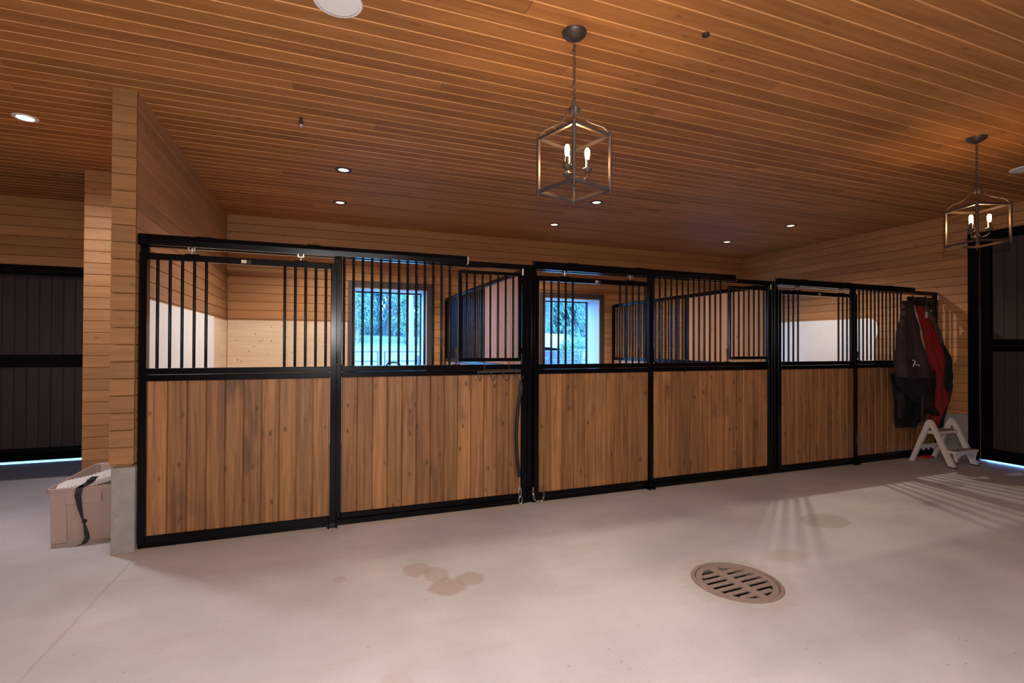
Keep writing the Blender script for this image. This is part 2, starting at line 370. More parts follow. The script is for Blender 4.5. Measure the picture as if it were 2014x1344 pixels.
# pier further back in the left passage
pier = boxo('wall_pier', (-1.03, 2.03, 0), (-.16, YB+.1, ZC+.05), M['siding_x']); tag(pier, kind='structure')
boxo('concrete_curb', (-1.05, 2.02, 0), (-.15, YB+.1, .15), M['conc'], pier)
siding(pier, '-y', -1.057, -.145, 2.028, .13, ZC)
siding(pier, '-x', 2.03, YB-.02, -1.03, .13, ZC)
# passage back wall above and beside the big door
LD = (-3.6, -1.075, 0, 2.43)
def slab_pass(bm):
    y0, y1 = YB+.02, YB+.18
    box(bm, (XL-.15, y0, 2.33), (-1.0, y1, ZC+.3)); box(bm, (XL-.15, y0, -.3), (-3.6, y1, 2.33))
wp = obj('wall_passage', slab_pass, M['siding_x']); tag(wp, kind='structure')
siding(wp, '-y', XL, -1.06, YB+.02, 2.43, ZC); siding(wp, '-y', XL, -3.62, YB+.02, .6, 2.43)
# right wall
RD = (-3.2, -.45)
def slab_right(bm):
    x0, x1 = XR+.001, XR+.16
    box(bm, (x0, -.45, -.3), (x1, YB+.45, ZC+.3)); box(bm, (x0, -3.2, 2.95), (x1, -.45, ZC+.3)); box(bm, (x0, YN, -.3), (x1, -3.2, ZC+.3))
wr = obj('wall_right', slab_right, M['siding_y']); tag(wr, kind='structure')
siding(wr, '-x', -.33, YB-.02, XR, .58, ZC); siding(wr, '-x', -3.3, -.33, XR, 2.98, ZC)
siding(wr, '-x', YN+.2, -3.32, XR, .58, ZC)
boxo('concrete_curb', (XR-.02, -.33, 0), (XR, YB, .578), M['conc'], wr, .003)
# remaining walls behind and left of the camera (plain boards in the material)
wo = boxo('wall_side', (XL-.16, YN, 0), (XL, YB, ZC+.3), M['siding_y']); tag(wo, kind='structure')
def slab_near(bm):
    y0, y1 = YN-.16, YN
    box(bm, (XL-.16, y0, 0), (-1.1, y1, ZC+.3)); box(bm, (3.5, y0, 0), (XR+.16, y1, ZC+.3)); box(bm, (-1.1, y0, 3.1), (3.5, y1, ZC+.3))
    box(bm, (-1.1, y0-.9, 0), (3.5, y0-.85, 3.1)); box(bm, (-1.1, y0-.9, 3.1), (3.5, y0, 3.2)); box(bm, (-1.15, y0-.9, 0), (-1.1, y0, 3.1)); box(bm, (3.5, y0-.9, 0), (3.55, y0, 3.1))
wn = obj('wall_near', slab_near, M['siding_x']); tag(wn, kind='structure')

# ceiling with single boards where the photograph shows them
ce = boxo('ceiling', (XL-.16, YN-1.1, ZC+.001), (XR+.16, YB+.16, ZC+.2), M['ceiling']); tag(ce, kind='structure')
POTS = [(1.425, 1.03), (1.43, 2.27), (4.415, 1.075), (4.42, 2.295), (7.685, 1.055), (7.685, 2.287)]
row = 0; y = YB-.004
rnd = random.Random(3)
while y > -3.1:
    y -= PITCH
    x = -3.2 - rnd.uniform(0, 3.0); x = max(x, -99)
    xs = [-3.9]; x = -3.9+rnd.uniform(1.0, 3.6)
    while x < XR-.8: xs.append(x); x += rnd.choice((3.05, 3.66, 4.27, 4.88))
    xs.append(XR)
    for i in range(len(xs)-1):
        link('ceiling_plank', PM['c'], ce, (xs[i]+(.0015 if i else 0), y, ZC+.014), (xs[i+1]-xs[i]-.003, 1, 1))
    row += 1

# ------------------------------------------------------------------ windows
def window(i, W):
    x0, x1, z0, z1 = W
    def tr(bm):
        y0, y1 = YB-.028, YB+.0
        box(bm, (x0-TR, y0, z1), (x1+TR, y1, z1+TR), .002); box(bm, (x0-TR, y0, z0-TR), (x1+TR, y1, z0), .002)
        box(bm, (x0-TR, y0, z0+.0005), (x0, y1, z1-.0005), .002); box(bm, (x1, y0, z0+.0005), (x1+TR, y1, z1-.0005), .002)
    o = obj('window_%d' % i, tr, M['trim']); tag(o, kind='structure')
    def jamb(bm):
        y0, y1 = YB-.02, YB+.46
        for a, b in (((x0-.0, y0, z0), (x0+.015, y1, z1)), ((x1-.015, y0, z0), (x1, y1, z1)), ((x0+.015, y0, z1-.015), (x1-.015, y1, z1)), ((x0+.015, y0, z0), (x1-.015, y1, z0+.015))): box(bm, a, b)
    obj('jamb', jamb, M['jamb'], o)
    def fr(bm):
        y0, y1 = YB+.40, YB+.44; s = .02
        a0, a1, b0, b1 = x0+.016, x1-.016, z0+.016, z1-.016
        box(bm, (a0, y0, b0), (a0+s, y1, b1), .003); box(bm, (a1-s, y0, b0), (a1, y1, b1), .003); box(bm, (a0+s, y0, b1-s), (a1-s, y1, b1), .003); box(bm, (a0+s, y0, b0), (a1-s, y1, b0+s), .003)
    obj('window_frame', fr, M['black'], o)
    return o
for i, W in enumerate(WIN): window(i+1, W)

# ------------------------------------------------------------------ big brown doors
def board_run(parent, name, m, axis, a0, a1, at, z0, z1, wdt=.12, t=.022, out=-1, skip=.003):
    """upright boards side by side; axis is the run direction"""
    n = max(1, int(round((a1-a0)/wdt))); s = (a1-a0)/n
    bm = bmesh.new(); v = .007; g = .0008; h = z1-z0
    prof = [(g, 0), (g, t-v), (v, t), (s-v, t), (s-g, t-v), (s-g, 0)]
    E = []
    for zz in (0, h):
        E.append([bm.verts.new((a, out*o_, zz) if axis == 'x' else (out*o_, a, zz)) for a, o_ in prof])
    for i in range(6): bm.faces.new((E[0][i], E[0][(i+1) % 6], E[1][(i+1) % 6], E[1][i]))
    bm.faces.new(E[0]); bm.faces.new(E[1])
    me = mesh(name, bm, m)
    for i in range(n):
        p = (a0+i*s, at, z0) if axis == 'x' else (at, a0+i*s, z0)
        link(name, me, parent, p)

d1 = obj('door_1', lambda bm: (box(bm, (-3.6, YB+.085, .035), (-1.08, YB+.095, 2.33)),), M['brown_paint']); tag(d1, kind='structure')
board_run(d1, 'board', M['brown_paint'], 'x', -3.585, -1.09, YB+.084, .19, 1.18, .1215)
board_run(d1, 'board', M['brown_paint'], 'x', -3.585, -1.09, YB+.084, 1.34, 2.30, .1215)
for z0, z1 in ((.037, .11), (.115, .185), (1.19, 1.235), (1.24, 1.285), (1.29, 1.335)): boxo('rail', (-3.6, YB+.035, z0), (-1.08, YB+.082, z1), M['black'], d1, .004)
boxo('track_cover', (-3.7, YB-.055, 2.375), (-1.075, YB-.002, 2.43), M['black'], d1, .006); boxo('track', (-3.7, YB-.035, 2.315), (-1.075, YB-.005, 2.37), M['black'], d1, .008)

d2 = obj('door_2', lambda bm: box(bm, (XR+.055, -3.19, .02), (XR+.065, -.46, 2.92)), M['brown_paint']); tag(d2, kind='structure')
for a, b in (((XR-.035, -.45, 0), (XR+.0, -.335, 2.97)), ((XR-.03, -3.3, 2.87), (XR, -.45, 2.97)), ((XR-.035, -3.3, 0), (XR, -3.2, 2.87))): boxo('casing', a, b, M['black'], d2, .004)
board_run(d2, 'board', M['brown_paint'], 'y', -3.12, -.56, XR+.054, .18, 1.42, .122, out=-1)
board_run(d2, 'board', M['brown_paint'], 'y', -3.12, -.56, XR+.054, 1.58, 2.86, .122, out=-1)
for z0, z1 in ((.025, .17), (1.425, 1.495), (1.505, 1.575), (2.865, 2.915)): boxo('rail', (XR+.004, -3.18, z0), (XR+.053, -.465, z1), M['black'], d2, .004)
boxo('stile', (XR+.002, -.555, .025), (XR+.07, -.4495, 2.915), M['black'], d2, .004)

# ------------------------------------------------------------------ stall fronts
BARS = {}
def bar_mesh(r, h, key, m=None):
    k = (round(r, 4), round(h, 4), key)
    if k not in BARS:
        bm = bmesh.new(); lathe(bm, [(r, 0), (r, h)], 12, cap0=True, cap1=True); BARS[k] = mesh(key, bm, m or M['black'], True)
    return BARS[k]
def sq(bm, a, b): box(bm, a, b, .004)
HM0, HM1 = 1.21, 1.30
def stall_front(ox, idx, label):
    t = thing('stall_front', label, 'stall front', (ox, 0, 0), 'stall fronts along the aisle')
    # uprights
    for a in (0.0, 2.985):
        obj('post', lambda bm: sq(bm, (a, 0, 0), (a+.05, .05, 2.185)), M['black'], t)
    obj('post', lambda bm: sq(bm, (1.325, .002, .05), (1.385, .05, 2.185)), M['black'], t)
    obj('header', lambda bm: sq(bm, (0, 0, 2.187), (3.036, .05, 2.237)), M['black'], t)
    obj('sill', lambda bm: sq(bm, (0, -.012, 0), (3.036, .055, .047)), M['black'], t)
    for a, b in (((1.386, 0, 1.255), (2.984, .05, HM1)), ((1.386, -.004, 1.208), (2.984, .046, 1.253)), ((1.386, 0, .049), (2.984, .05, .094))): boxo('rail', a, b, M['black'], t, .004)
    def cover(bm):
        prism(bm, [(-.062, 2.193), (-.006, 2.193), (-.006, 2.268), (-.055, 2.268), (-.066, 2.235)], .0, 2.43, 'x')
        for x in (.36, 1.12, 1.9): box(bm, (x, -.058, 2.268), (x+.10, -.008, 2.273))
    obj('track_cover', cover, M['black'], t)
    obj('end_cap', lambda bm: box(bm, (2.431, -.064, 2.195), (2.445, -.010, 2.266), .004), M['steel'] if idx == 0 else M['rusty'], t)
    board_run(t, 'board', M['board'], 'x', 1.388, 2.983, .033, .095, 1.207, .1225, t=.02)
    # fixed grille bars
    for k in range(13): link('bar', bar_mesh(.0105, .884, 'bar'), t, (1.401+k*.0745, .026, 1.302))
    def stops(bm):
        for x in (1.285, 1.345):
            box(bm, (x, -.075, -.0), (x+.012, -.045, .09), .003)
        box(bm, (1.28, -.05, .0), (1.36, -.013, .012))
    obj('door_guide', stops, M['black'], t)
    # sliding door
    def df(bm):
        y0, y1 = -.044, -.004
        sq(bm, (.008, y0, .05), (.055, y1, 2.135)); sq(bm, (1.297, y0, .05), (1.345, y1, 2.135))
        sq(bm, (.056, y0, 2.088), (1.296, y1, 2.135)); sq(bm, (.056, y0, 1.255), (1.296, y1, HM1)); sq(bm, (.056, y0-.003, 1.208), (1.296, y1, 1.253)); sq(bm, (.056, y0, .05), (1.296, y1, .094))
        for x in (.285, 1.03): box(bm, (x, -.040, 2.1355), (x+.09, -.008, 2.143))
    d = obj('sliding_door', df, M['black'], t)
    board_run(d, 'board', M['board'], 'x', .058, 1.294, -.012, .095, 1.207, .1236, t=.018)
    left = [.116+.0765*k for k in range(5 if idx < 2 else 4)]
    right = [1.26-.0757*k for k in range(5 if idx < 2 else 4)]
    for x in left+right: link('bar', bar_mesh(.0105, .786, 'bar'), d, (x-(.0 if idx == 0 else .004), -.024, 1.301))
    for x in (.328, 1.072):
        def roll(bm, x=x):
            tube(bm, [(x, -.026, 2.143), (x, -.026, 2.19)], .005, 8); box(bm, (x-.022, -.036, 2.168), (x+.022, -.018, 2.174))
            lathe(bm, [(.009, 0), (.009, .007)], 6, (x, -.026, 2.150), True, True)
            box(bm, (x-.024, -.04, 2.174), (x-.014, -.014, 2.192)); box(bm, (x+.014, -.04, 2.174), (x+.024, -.014, 2.192))
        obj('roller', roll, M['steel'], d)
    pl = obj('name_plate', lambda bm: box(bm, (.655, -.0475, 2.096), (.69, -.0445, 2.121)), M['brass'], d)
    obj('name_plate', lambda bm: (box(bm, (.6905, -.0465, 2.096), (.722, -.0445, 2.121)), ), M['black_matte'], d)
    def latch(bm):
        box(bm, (1.346, -.04, 1.33), (1.362, -.02, 1.42), .003); box(bm, (1.362, -.045, 1.302), (1.395, -.015, 1.316), .002)
    obj('latch', latch, M['black'], d)
    # feed opening grille
    def gf(bm):
        y0, y1 = -.034, -.004
        sq(bm, (2.362, y0, 1.33), (2.394, y1, 2.15)); sq(bm, (2.935, y0, 1.33), (2.965, y1, 2.15)); sq(bm, (2.395, y0, 2.12), (2.934, y1, 2.15)); sq(bm, (2.395, y0, 1.33), (2.934, y1, 1.362))
        box(bm, (2.965, -.03, 1.40), (2.984, -.01, 1.45)); box(bm, (2.965, -.03, 2.05), (2.984, -.01, 2.10))
    g = obj('feed_grille', gf, M['black'], t)
    for k in range(7): link('bar', bar_mesh(.010, .756, 'bar'), g, (2.440+k*.0742, -.019, 1.363))
    def gl(bm):
        box(bm, (2.33, -.042, 1.40), (2.352, -.02, 1.452), .003); tube(bm, [(2.341, -.03, 1.302), (2.341, -.03, 1.40)], .007, 8); box(bm, (2.31, -.045, 1.3005), (2.375, -.01, 1.311), .002)
        box(bm, (2.352, -.034, 1.43), (2.362, -.022, 1.445))
    obj('latch', gl, M['rusty'], g)
    obj('hinge', lambda bm: (tube(bm, [(2.975, -.036, 2.13), (2.975, -.036, 2.19)], .006, 8)), M['steel'], g)
    # pull handle on the mid rail
    if idx == 0:
        obj('handle', lambda bm: tube(bm, [(1.745, -.01, 1.302), (1.755, -.02, 1.322), (1.80, -.02, 1.328), (1.845, -.02, 1.322), (1.855, -.01, 1.302)], .007, 8), M['black'], t, True)
    return t
fronts = [stall_front(0, 0, 'black framed stall front nearest the left wall, hook rack hung on it'),
          stall_front(3.085, 1, 'middle black framed stall front with vertical boards, wooden wall showing behind its bars'),
          stall_front(6.165, 2, 'farthest right black framed stall front with horse blankets hung on it')]

# partitions between the stalls
def partition(x, y_split, label):
    t = thing('stall_partition', label, 'partition', (x, 0, 0), 'partitions between the stalls')
    def fr(bm):
        a, b = -.022, .022
        sq(bm, (a, .0, 0), (b, .06, 2.24)); sq(bm, (a, YB-.08, 0), (b, YB-.03, 2.205)); sq(bm, (a, y_split, 1.28), (b, y_split+.05, 2.17))
        sq(bm, (a, .061, 2.17), (b, YB-.081, 2.22)); sq(bm, (a, .061, 1.225), (b, YB-.081, 1.275)); sq(bm, (a, .061, 0), (b, YB-.081, .05))
    obj('frame', fr, M['black'], t)
    n = int((YB-.1-y_split-.05)/.078)
    for k in range(n): link('bar', bar_mesh(.0105, .894, 'bar'), t, (0, y_split+.11+k*.078, 1.276))
    board_run(t, 'board', M['board_in'], 'y', .062, y_split-.002, .012, 1.276, 2.169, .11, t=.024)
    board_run(t, 'board', M['board_in'], 'y', .062, YB-.082, .012, .051, 1.224, .112, t=.024)
    return t
partition(3.062, 1.36, 'black barred partition between the left and middle stalls')
partition(6.142, 1.45, 'black barred partition between the middle and right stalls')

# plywood kick lining in the end stalls
def sheet_fn(a, b, bev=.003): return lambda bm: box(bm, a, b, bev)
o = boxo('plywood_sheet', (.003, .06, .02), (.017, 2.54, 1.81), M['liner_lit_ply'], bev=.002); tag(o, 'plywood sheet with painted-in window glare on the side wall of the left stall', 'plywood sheet')  # the sheet's brightness is daylight put into its colour
o = boxo('plywood_sheet', (.003, 2.545, .02), (.017, YB-.045, 1.80), M['ply'], bev=.002); tag(o, 'narrow weathered plywood sheet in the back corner of the left stall', 'plywood sheet')
def plyb(bm): box(bm, (.02, YB-.04, .02), (1.58, YB-.022, 1.81), .002)
o = obj('plywood_sheet', plyb, M['ply_x']); tag(o, 'nail marked bare plywood sheet on the back wall beside the left window', 'plywood sheet')
def nails(bm):
    rn = random.Random(5)
    for k in range(26):
        x = .1+1.4*rn.random(); z = 1.2+.6*rn.random(); lathe(bm, [(.005, 0), (.005, .001)], 6, (0, 0, 0), True, True)
        for v in bm.verts[:] if False else []: pass
    bm.clear()
    for k in range(30):
        x = .08+1.42*rn.random(); z = 1.15+.62*rn.random(); rr_ = .004+.004*rn.random()
        vs = [bm.verts.new((x+rr_*math.cos(a*math.pi/3), YB-.0425, z+rr_*math.sin(a*math.pi/3))) for a in range(6)]; bm.faces.new(vs)
        vs2 = [bm.verts.new((v.co.x, YB-.039, v.co.z)) for v in vs]; bm.faces.new(vs2)
        for i in range(6): bm.faces.new((vs[i], vs[(i+1) % 6], vs2[(i+1) % 6], vs2[i]))
pn = obj('nail_head', nails, M['rusty'], o); pn['kind'] = 'stuff'
def whitep(bm):
    pts = [(.86, .02), (.86, 1.45), (.80, 1.72), (.82, 1.86), (.90, 1.92), (YB-.05, 1.925), (YB-.05, .02)]
    prism(bm, pts, XR-.034, XR-.022, 'x')
o = obj('wall_liner', whitep, M['liner_lit_ply']); tag(o, 'smooth white liner sheet with rounded corner on the right stall wall', 'liner sheet')

# ------------------------------------------------------------------ recessed lamps and discs
def pot(x, y, label, power, lens, group='recessed ceiling lamps', soft=.22, blend=.6, ang=140):
    t = thing('recessed_lamp', label, 'ceiling lamp', (x, y, ZC-.006), group)
    obj('trim_ring', lambda bm: lathe(bm, [(.052, .0), (.054, -.006), (.078, -.006), (.082, .0), (.078, .003), (.052, .003)], 32), M['black_matte'] if lens != 'lens_cool' else M['white_plastic'], t, True)
    obj('lens', lambda bm: lathe(bm, [(.0, -.0065), (.040, -.0065), (.0515, -.002)], 32), M[lens], t, True)
    if power:
        d = bpy.data.lights.new('lamp', 'SPOT'); d.energy = power; d.color = POT_COL if lens == 'lens_warm' else (.88, .90, 1.0); d.spot_size = R(ang); d.spot_blend = blend; d.shadow_soft_size = soft
        l = bpy.data.objects.new('lamp', d); C.objects.link(l); l.parent = t; l.location = (0, 0, -.02)
    return t
PL = ['small warm recessed lamp above the left stall, the one nearer the aisle', 'small warm recessed lamp above the left stall, the one nearer the back wall',
      'small warm recessed lamp over the middle stall, seen just below the near lantern', 'small warm recessed lamp over the middle stall, the one nearer the back wall',
      'dim recessed lamp over the right stall, the one nearer the aisle', 'small bright recessed lamp over the right stall, the one nearer the back wall']
for (x, y), lb in zip(POTS, PL): pot(x, y, lb, POT_POWER*((.75 if y < 2 else .3) if x > 7 else 1), 'lens_warm', soft=.03 if (x > 7 and y < 2) else .25)
pot(-.972, .724, 'glaring cool white recessed lamp in the left passage ceiling', 190, 'lens_cool', soft=.08, ang=165)
for x, y, lb in ((1.30, -1.575, 'round white flush disc in the ceiling, cut by the top edge above the left stall'), (7.80, -1.52, 'round white flush disc in the ceiling, at the right edge behind the far lantern')):
    t = thing('ceiling_speaker', lb, 'speaker', (x, y, ZC-.006))
    obj('bezel', lambda bm: lathe(bm, [(.105, -.008), (.118, -.007), (.125, 0), (.12, .004), (.105, .004)], 40), M['white_plastic'], t, True)
    obj('grille', lambda bm: lathe(bm, [(.0, -.006), (.06, -.0065), (.1045, -.006)], 40), M['white_plastic'], t, True)
t = thing('sprinkler_head', 'small dark metal sprinkler hanging from the ceiling above the left stall front', 'sprinkler', (1.067, -.075, ZC-.006))
obj('pipe', lambda bm: lathe(bm, [(.012, .004), (.012, -.03), (.017, -.032), (.017, -.048), (.011, -.05)], 16), M['rusty'], t, True)
obj('deflector', lambda bm: (lathe(bm, [(.006, -.05), (.02, -.053), (.022, -.062), (.015, -.072), (.0, -.075)], 16)), M['steel'], t, True)
t = thing('sprinkler_head', 'tiny dark sprinkler ring flush on the ceiling right of the near lantern', 'sprinkler', (3.276, -2.059, ZC-.006))
obj('ring', lambda bm: lathe(bm, [(.013, 0), (.016, -.012), (.020, -.012), (.022, 0)], 20), M['rusty'], t, True)
obj('deflector', lambda bm: lathe(bm, [(.0, -.022), (.008, -.02), (.006, 0)], 12), M['rusty'], t, True)

# ------------------------------------------------------------------ cage lanterns
def lantern(x, y, label):
    rot = math.atan2(-4.3015-y, 1.2387-x)-math.pi/4
    t = thing('cage_lantern', label, 'pendant lamp', (x, y, 0), 'cage lanterns over the aisle', rot)
    S = .1435; zb, zt = 2.36, 2.662; w_ = .0085
    obj('canopy', lambda bm: lathe(bm, [(.0, ZC-.052), (.014, ZC-.052), (.03, ZC-.044), (.055, ZC-.03), (.066, ZC-.018), (.071, ZC-.006), (.071, ZC-.002)], 36, cap1=True), M['bronze'], t, True)
    def chain(bm):
        z = ZC-.05; k = 0; L_ = .034
        while z-L_*.74 > 2.865:
            c = z-L_/2; pts = []
            for i in range(13):
                a = 2*math.pi*i/12; px = .0085*math.cos(a); pz = (L_/2-.003)*math.sin(a)
                pts.append((px, 0, c+pz) if k % 2 == 0 else (0, px, c+pz))
            tube(bm, pts, .0022, 6, False); z -= L_*.74; k += 1
        tube(bm, [(.006*math.cos(i*.9), .006*math.sin(i*.9), ZC-.05-i*(ZC-.05-2.87)/40) for i in range(41)], .0024, 6)
    obj('chain', chain, M['bronze'], t, True)
    def fr(bm):
        for sx in (-1, 1):
            for sy in (-1, 1): box(bm, (sx*S-w_, sy*S-w_, zb-.008), (sx*S+w_, sy*S+w_, zt+.008), .002)
        for z in (zb, zt):
            for s in (-1, 1):
                box(bm, (-S+w_, s*S-w_*.9, z-w_), (S-w_, s*S+w_*.9, z+w_)); box(bm, (s*S-w_*.9, -S+w_, z-w_), (s*S+w_*.9, S-w_, z+w_))
    obj('cage_frame', fr, M['bronze'], t)
    # scrolled flat arms from the corners to the hub
    P0 = Vector((.99, 2.672)); P3 = Vector((.13, 2.80))
    ctrl = [(1.0, 2.668), (.93, 2.705), (.80, 2.728), (.62, 2.742), (.42, 2.760), (.28, 2.785), (.20, 2.822), (.15, 2.845), (.11, 2.835)]
    for sx in (-1, 1):
        for sy in (-1, 1):
            obj('arm', lambda bm: tube(bm, [(sx*S*q, sy*S*q, z-.012) for q, z in ctrl], .0042, 8), M['bronze'], t, True)
    def hub(bm):
        lathe(bm, [(.0, 2.765), (.010, 2.768), (.012, 2.785), (.022, 2.795), (.030, 2.805), (.030, 2.832), (.022, 2.84), (.010, 2.846), (.009, 2.872), (.0, 2.876)], 20)
        tube(bm, [(.014*math.cos(a*.6), 0, 2.872+.014*math.sin(a*.6)) for a in range(11)], .0025, 6)
    obj('hub', hub, M['bronze'], t, True)
    obj('stem', lambda bm: lathe(bm, [(.0, 2.355), (.008, 2.36), (.012, 2.372), (.006, 2.385), (.010, 2.396), (.023, 2.412), (.026, 2.428), (.016, 2.436), (.0055, 2.445), (.005, 2.765)], 16), M['bronze'], t, True)
    def fin(bm):
        for sx in (-1, 1):
            for sy in (-1, 1):
                lathe(bm, [(.0, zt+.036), (.003, zt+.032), (.0025, zt+.018), (.006, zt+.013), (.006, zt+.008)], 8, (sx*S, sy*S, 0)); lathe(bm, [(.006, zb-.008), (.006, zb-.014), (.0025, zb-.019), (.004, zb-.028), (.0, zb-.032)], 8, (sx*S, sy*S, 0))
    obj('finial', fin, M['bronze'], t, True)
    for k in range(3):
        a = k*2*math.pi/3 + R(15); cx, cy = .075*math.cos(a), .075*math.sin(a)
        def arm(bm):
            tube(bm, [(.01*math.cos(a), .01*math.sin(a), 2.43), (.03*math.cos(a), .03*math.sin(a), 2.412), (.05*math.cos(a), .05*math.sin(a), 2.416), (cx, cy, 2.435), (cx, cy, 2.462)], .004, 8)
        obj('candle_arm', arm, M['bronze'], t, True)
        cs = obj('candle_cup', lambda bm: lathe(bm, [(.0, 2.454), (.010, 2.456), (.022, 2.466), (.028, 2.478), (.0265, 2.483), (.014, 2.485), (.011, 2.489), (.011, 2.531), (.0, 2.531)], 20, (cx, cy, 0)), M['bronze'], t, True)
        obj('bulb', lambda bm: lathe(bm, [(.008, 2.5315), (.0115, 2.540), (.0140, 2.558), (.0135, 2.586), (.009, 2.597), (.0, 2.601)], 16, (cx, cy, 0)), M['bulb'], cs, True)
    ld = bpy.data.lights.new('bulb_light', 'POINT'); ld.energy = 9; ld.color = (1.0, .62, .30); ld.shadow_soft_size = .03
    lo = bpy.data.objects.new('bulb_light', ld); C.objects.link(lo); lo.parent = t; lo.location = (0, 0, 2.56)
    return t
lantern(2.569, -1.798, 'bronze cage lantern on a chain hung over the aisle in mid frame')
lantern(6.443, -1.779, 'bronze cage lantern on a chain at the right edge, before the dark door')

# ------------------------------------------------------------------ floor drain
t = thing('floor_drain', 'round rusty cast iron floor drain grate set in the concrete', 'drain', (3.675, -1.89, 0), rotz=R(2))
M['drain'] = plain('brown rusted iron', (.27, .19, .15), .8, metal=.1, noise=.35, nscale=30, bump=.6, bscale=60)
obj('rim', lambda bm: lathe(bm, [(.268, -.06), (.268, .002), (.245, .004), (.243, -.012), (.243, -.05)], 48), M['drain'], t, True)
def grate(bm):
    r = .239
    # plate made of strips between slots
    ys = []; s = .0295; n = 6
    def hw(yy): return math.sqrt(max(0, r*r-yy*yy))
    def strip(y0, y1, parts):
        for a0, a1 in parts: box(bm, (a0, y0, -.022), (a1, y1, -.002), .0015)
    edges = [-.2, -.161, -.135]
    y = -.205; slots = []
    for k in range(7): slots.append((-.196+k*.0575, -.196+k*.0575+.028))
    prev = -r
    seg = 40
    # outer ring + central rib
    for k in range(48):
        a0, a1 = 2*math.pi*k/48, 2*math.pi*(k+1)/48
        q = [(r*math.cos(a0), r*math.sin(a0)), (r*math.cos(a1), r*math.sin(a1)), ((r-.035)*math.cos(a1), (r-.035)*math.sin(a1)), ((r-.035)*math.cos(a0), (r-.035)*math.sin(a0))]
        prism(bm, q, -.012, -.002, 'z')
    box(bm, (-.026, -.21, -.0125), (.026, .21, -.0015))
    for (a, b), (c, d) in zip(slots[:-1], slots[1:]):
        m_ = max(abs(b), abs(c)); h_ = math.sqrt((r-.03)**2-m_*m_); box(bm, (-h_, b, -.012), (h_, c, -.003), .0015)
obj('grate', grate, M['drain'], t)
obj('well', lambda bm: lathe(bm, [(.242, -.05), (.24, -.24), (.0, -.245)], 32), plain('dark drain well', (.03, .025, .02), .9), t)

# ------------------------------------------------------------------ storage tub with pad and strap
TX0, TX1, TY0, TY1, TZ = -.645, -.175, .27, 1.16, .41
t = thing('storage_tub', 'open mauve beige plastic storage tub beside the concrete wall base', 'tub', (0, 0, 0))
def tubfn(bm):
    def ring(inset, z, rad=.05):
        x0, x1, y0, y1 = TX0+inset, TX1-inset, TY0+inset, TY1-inset; out = []
        for cx, cy, a0 in ((x1-rad, y1-rad, 0), (x0+rad, y1-rad, 90), (x0+rad, y0+rad, 180), (x1-rad, y0+rad, 270)):
            for k in range(6):
                a = R(a0+k*18); out.append(bm.verts.new((cx+rad*math.cos(a), cy+rad*math.sin(a), z)))
        return out
    rs = [ring(.0, TZ-.022), ring(0, TZ), ring(.012, TZ+.003), ring(.020, TZ-.006), ring(.055, .022), ]
    ot = [ring(.0, TZ-.022), ring(.010, TZ-.026), ring(.014, TZ-.06), ring(.018, TZ-.063), ring(.049, .010), ring(.050, .0)]
    for S_ in (rs, ot):
        for a, b in zip(S_[:-1], S_[1:]):
            n = len(a)
            for k in range(n): bm.faces.new((a[k], a[(k+1) % n], b[(k+1) % n], b[k]))
    bm.faces.new(rs[-1]); bm.faces.new(ot[-1][::-1])
obj('shell', tubfn, M['tub'], t, True)
# raised corner panels and the recessed grip on the end
for x0, x1 in ((TX0+.03, TX0+.125), (TX1-.125, TX1-.03)):
    def rib(bm):
        prism(bm, [(TY0+.012, TZ-.028), (TY0+.018, TZ-.03), (TY0+.05, .004), (TY0+.034, .004)], x0, x1, 'x')
    obj('corner_rib', rib, M['tub'], t)
obj('grip', lambda bm: prism(bm, [(TY0+.004, TZ-.024), (TY0+.02, TZ-.024), (TY0+.03, TZ-.115), (TY0+.002, TZ-.115)], TX0+.13, TX1-.13, 'x'), M['tub'], t)
for yy in (TY0+.06, TY0+.36, TY0+.66): obj('side_rib', lambda bm: prism(bm, [(TX0+.012, TZ-.028), (TX0+.02, TZ-.03), (TX0+.05, .004), (TX0+.036, .004)], yy, yy+.14, 'y'), M['tub'], t)
# folded pad
def pad(bm):
    n = 34; prof = []
    cols = []
    for i in range(n+1):
        q = i/n; x = TX0+.06+q*.36; yy = .31+q*.10
        zz = TZ-.005+.03*math.sin(q*1.2)+.055*max(0, q-.35)**1.1+.004*math.cos(q*n*math.pi*1.0)
        cols.append([bm.verts.new((x, yy-.015, zz-.035)), bm.verts.new((x, yy-.02, zz)), bm.verts.new((x, yy+.02, zz+.022)), bm.verts.new((x+.02, yy+.12, zz+.03+.02*q)), bm.verts.new((x+.02, yy+.14, zz-.02))])
    for a, b in zip(cols[:-1], cols[1:]):
        for k in range(5): bm.faces.new((a[k], a[(k+1) % 5], b[(k+1) % 5], b[k]))
    bm.faces.new(cols[0]); bm.faces.new(cols[-1][::-1])
o = obj('folded_pad', pad, M['pad'], smooth=True); tag(o, 'ribbed off white folded pad lying on top of the open tub', 'pad')
def strap(bm):
    pts = [(-.36, .32, .475, .03), (-.39, .285, .435, .035), (-.432, .262, .412, .03), (-.437, .25, .36, .028), (-.424, .245, .27, .021), (-.408, .248, .19, .011), (-.398, .25, .15, .009), (-.385, .247, .09, .02), (-.375, .24, .045, .022), (-.385, .215, .012, .022), (-.42, .19, .006, .022), (-.47, .17, .004, .018)]
    L1 = []
    for i, (x, y, z, w2) in enumerate(pts):
        L1.append([bm.verts.new((x-w2*.75, y, z)), bm.verts.new((x+w2*.75, y+(.01 if i > 8 else 0), z+(.0)))])
    for a, b in zip(L1[:-1], L1[1:]): bm.faces.new((a[0], a[1], b[1], b[0]))
    r_ = bmesh.ops.solidify(bm, geom=bm.faces[:], thickness=.003)
o = obj('webbing_strap', strap, M['webbing'], smooth=True); tag(o, 'dark grey webbing strap hanging over the tub end onto the floor', 'strap')
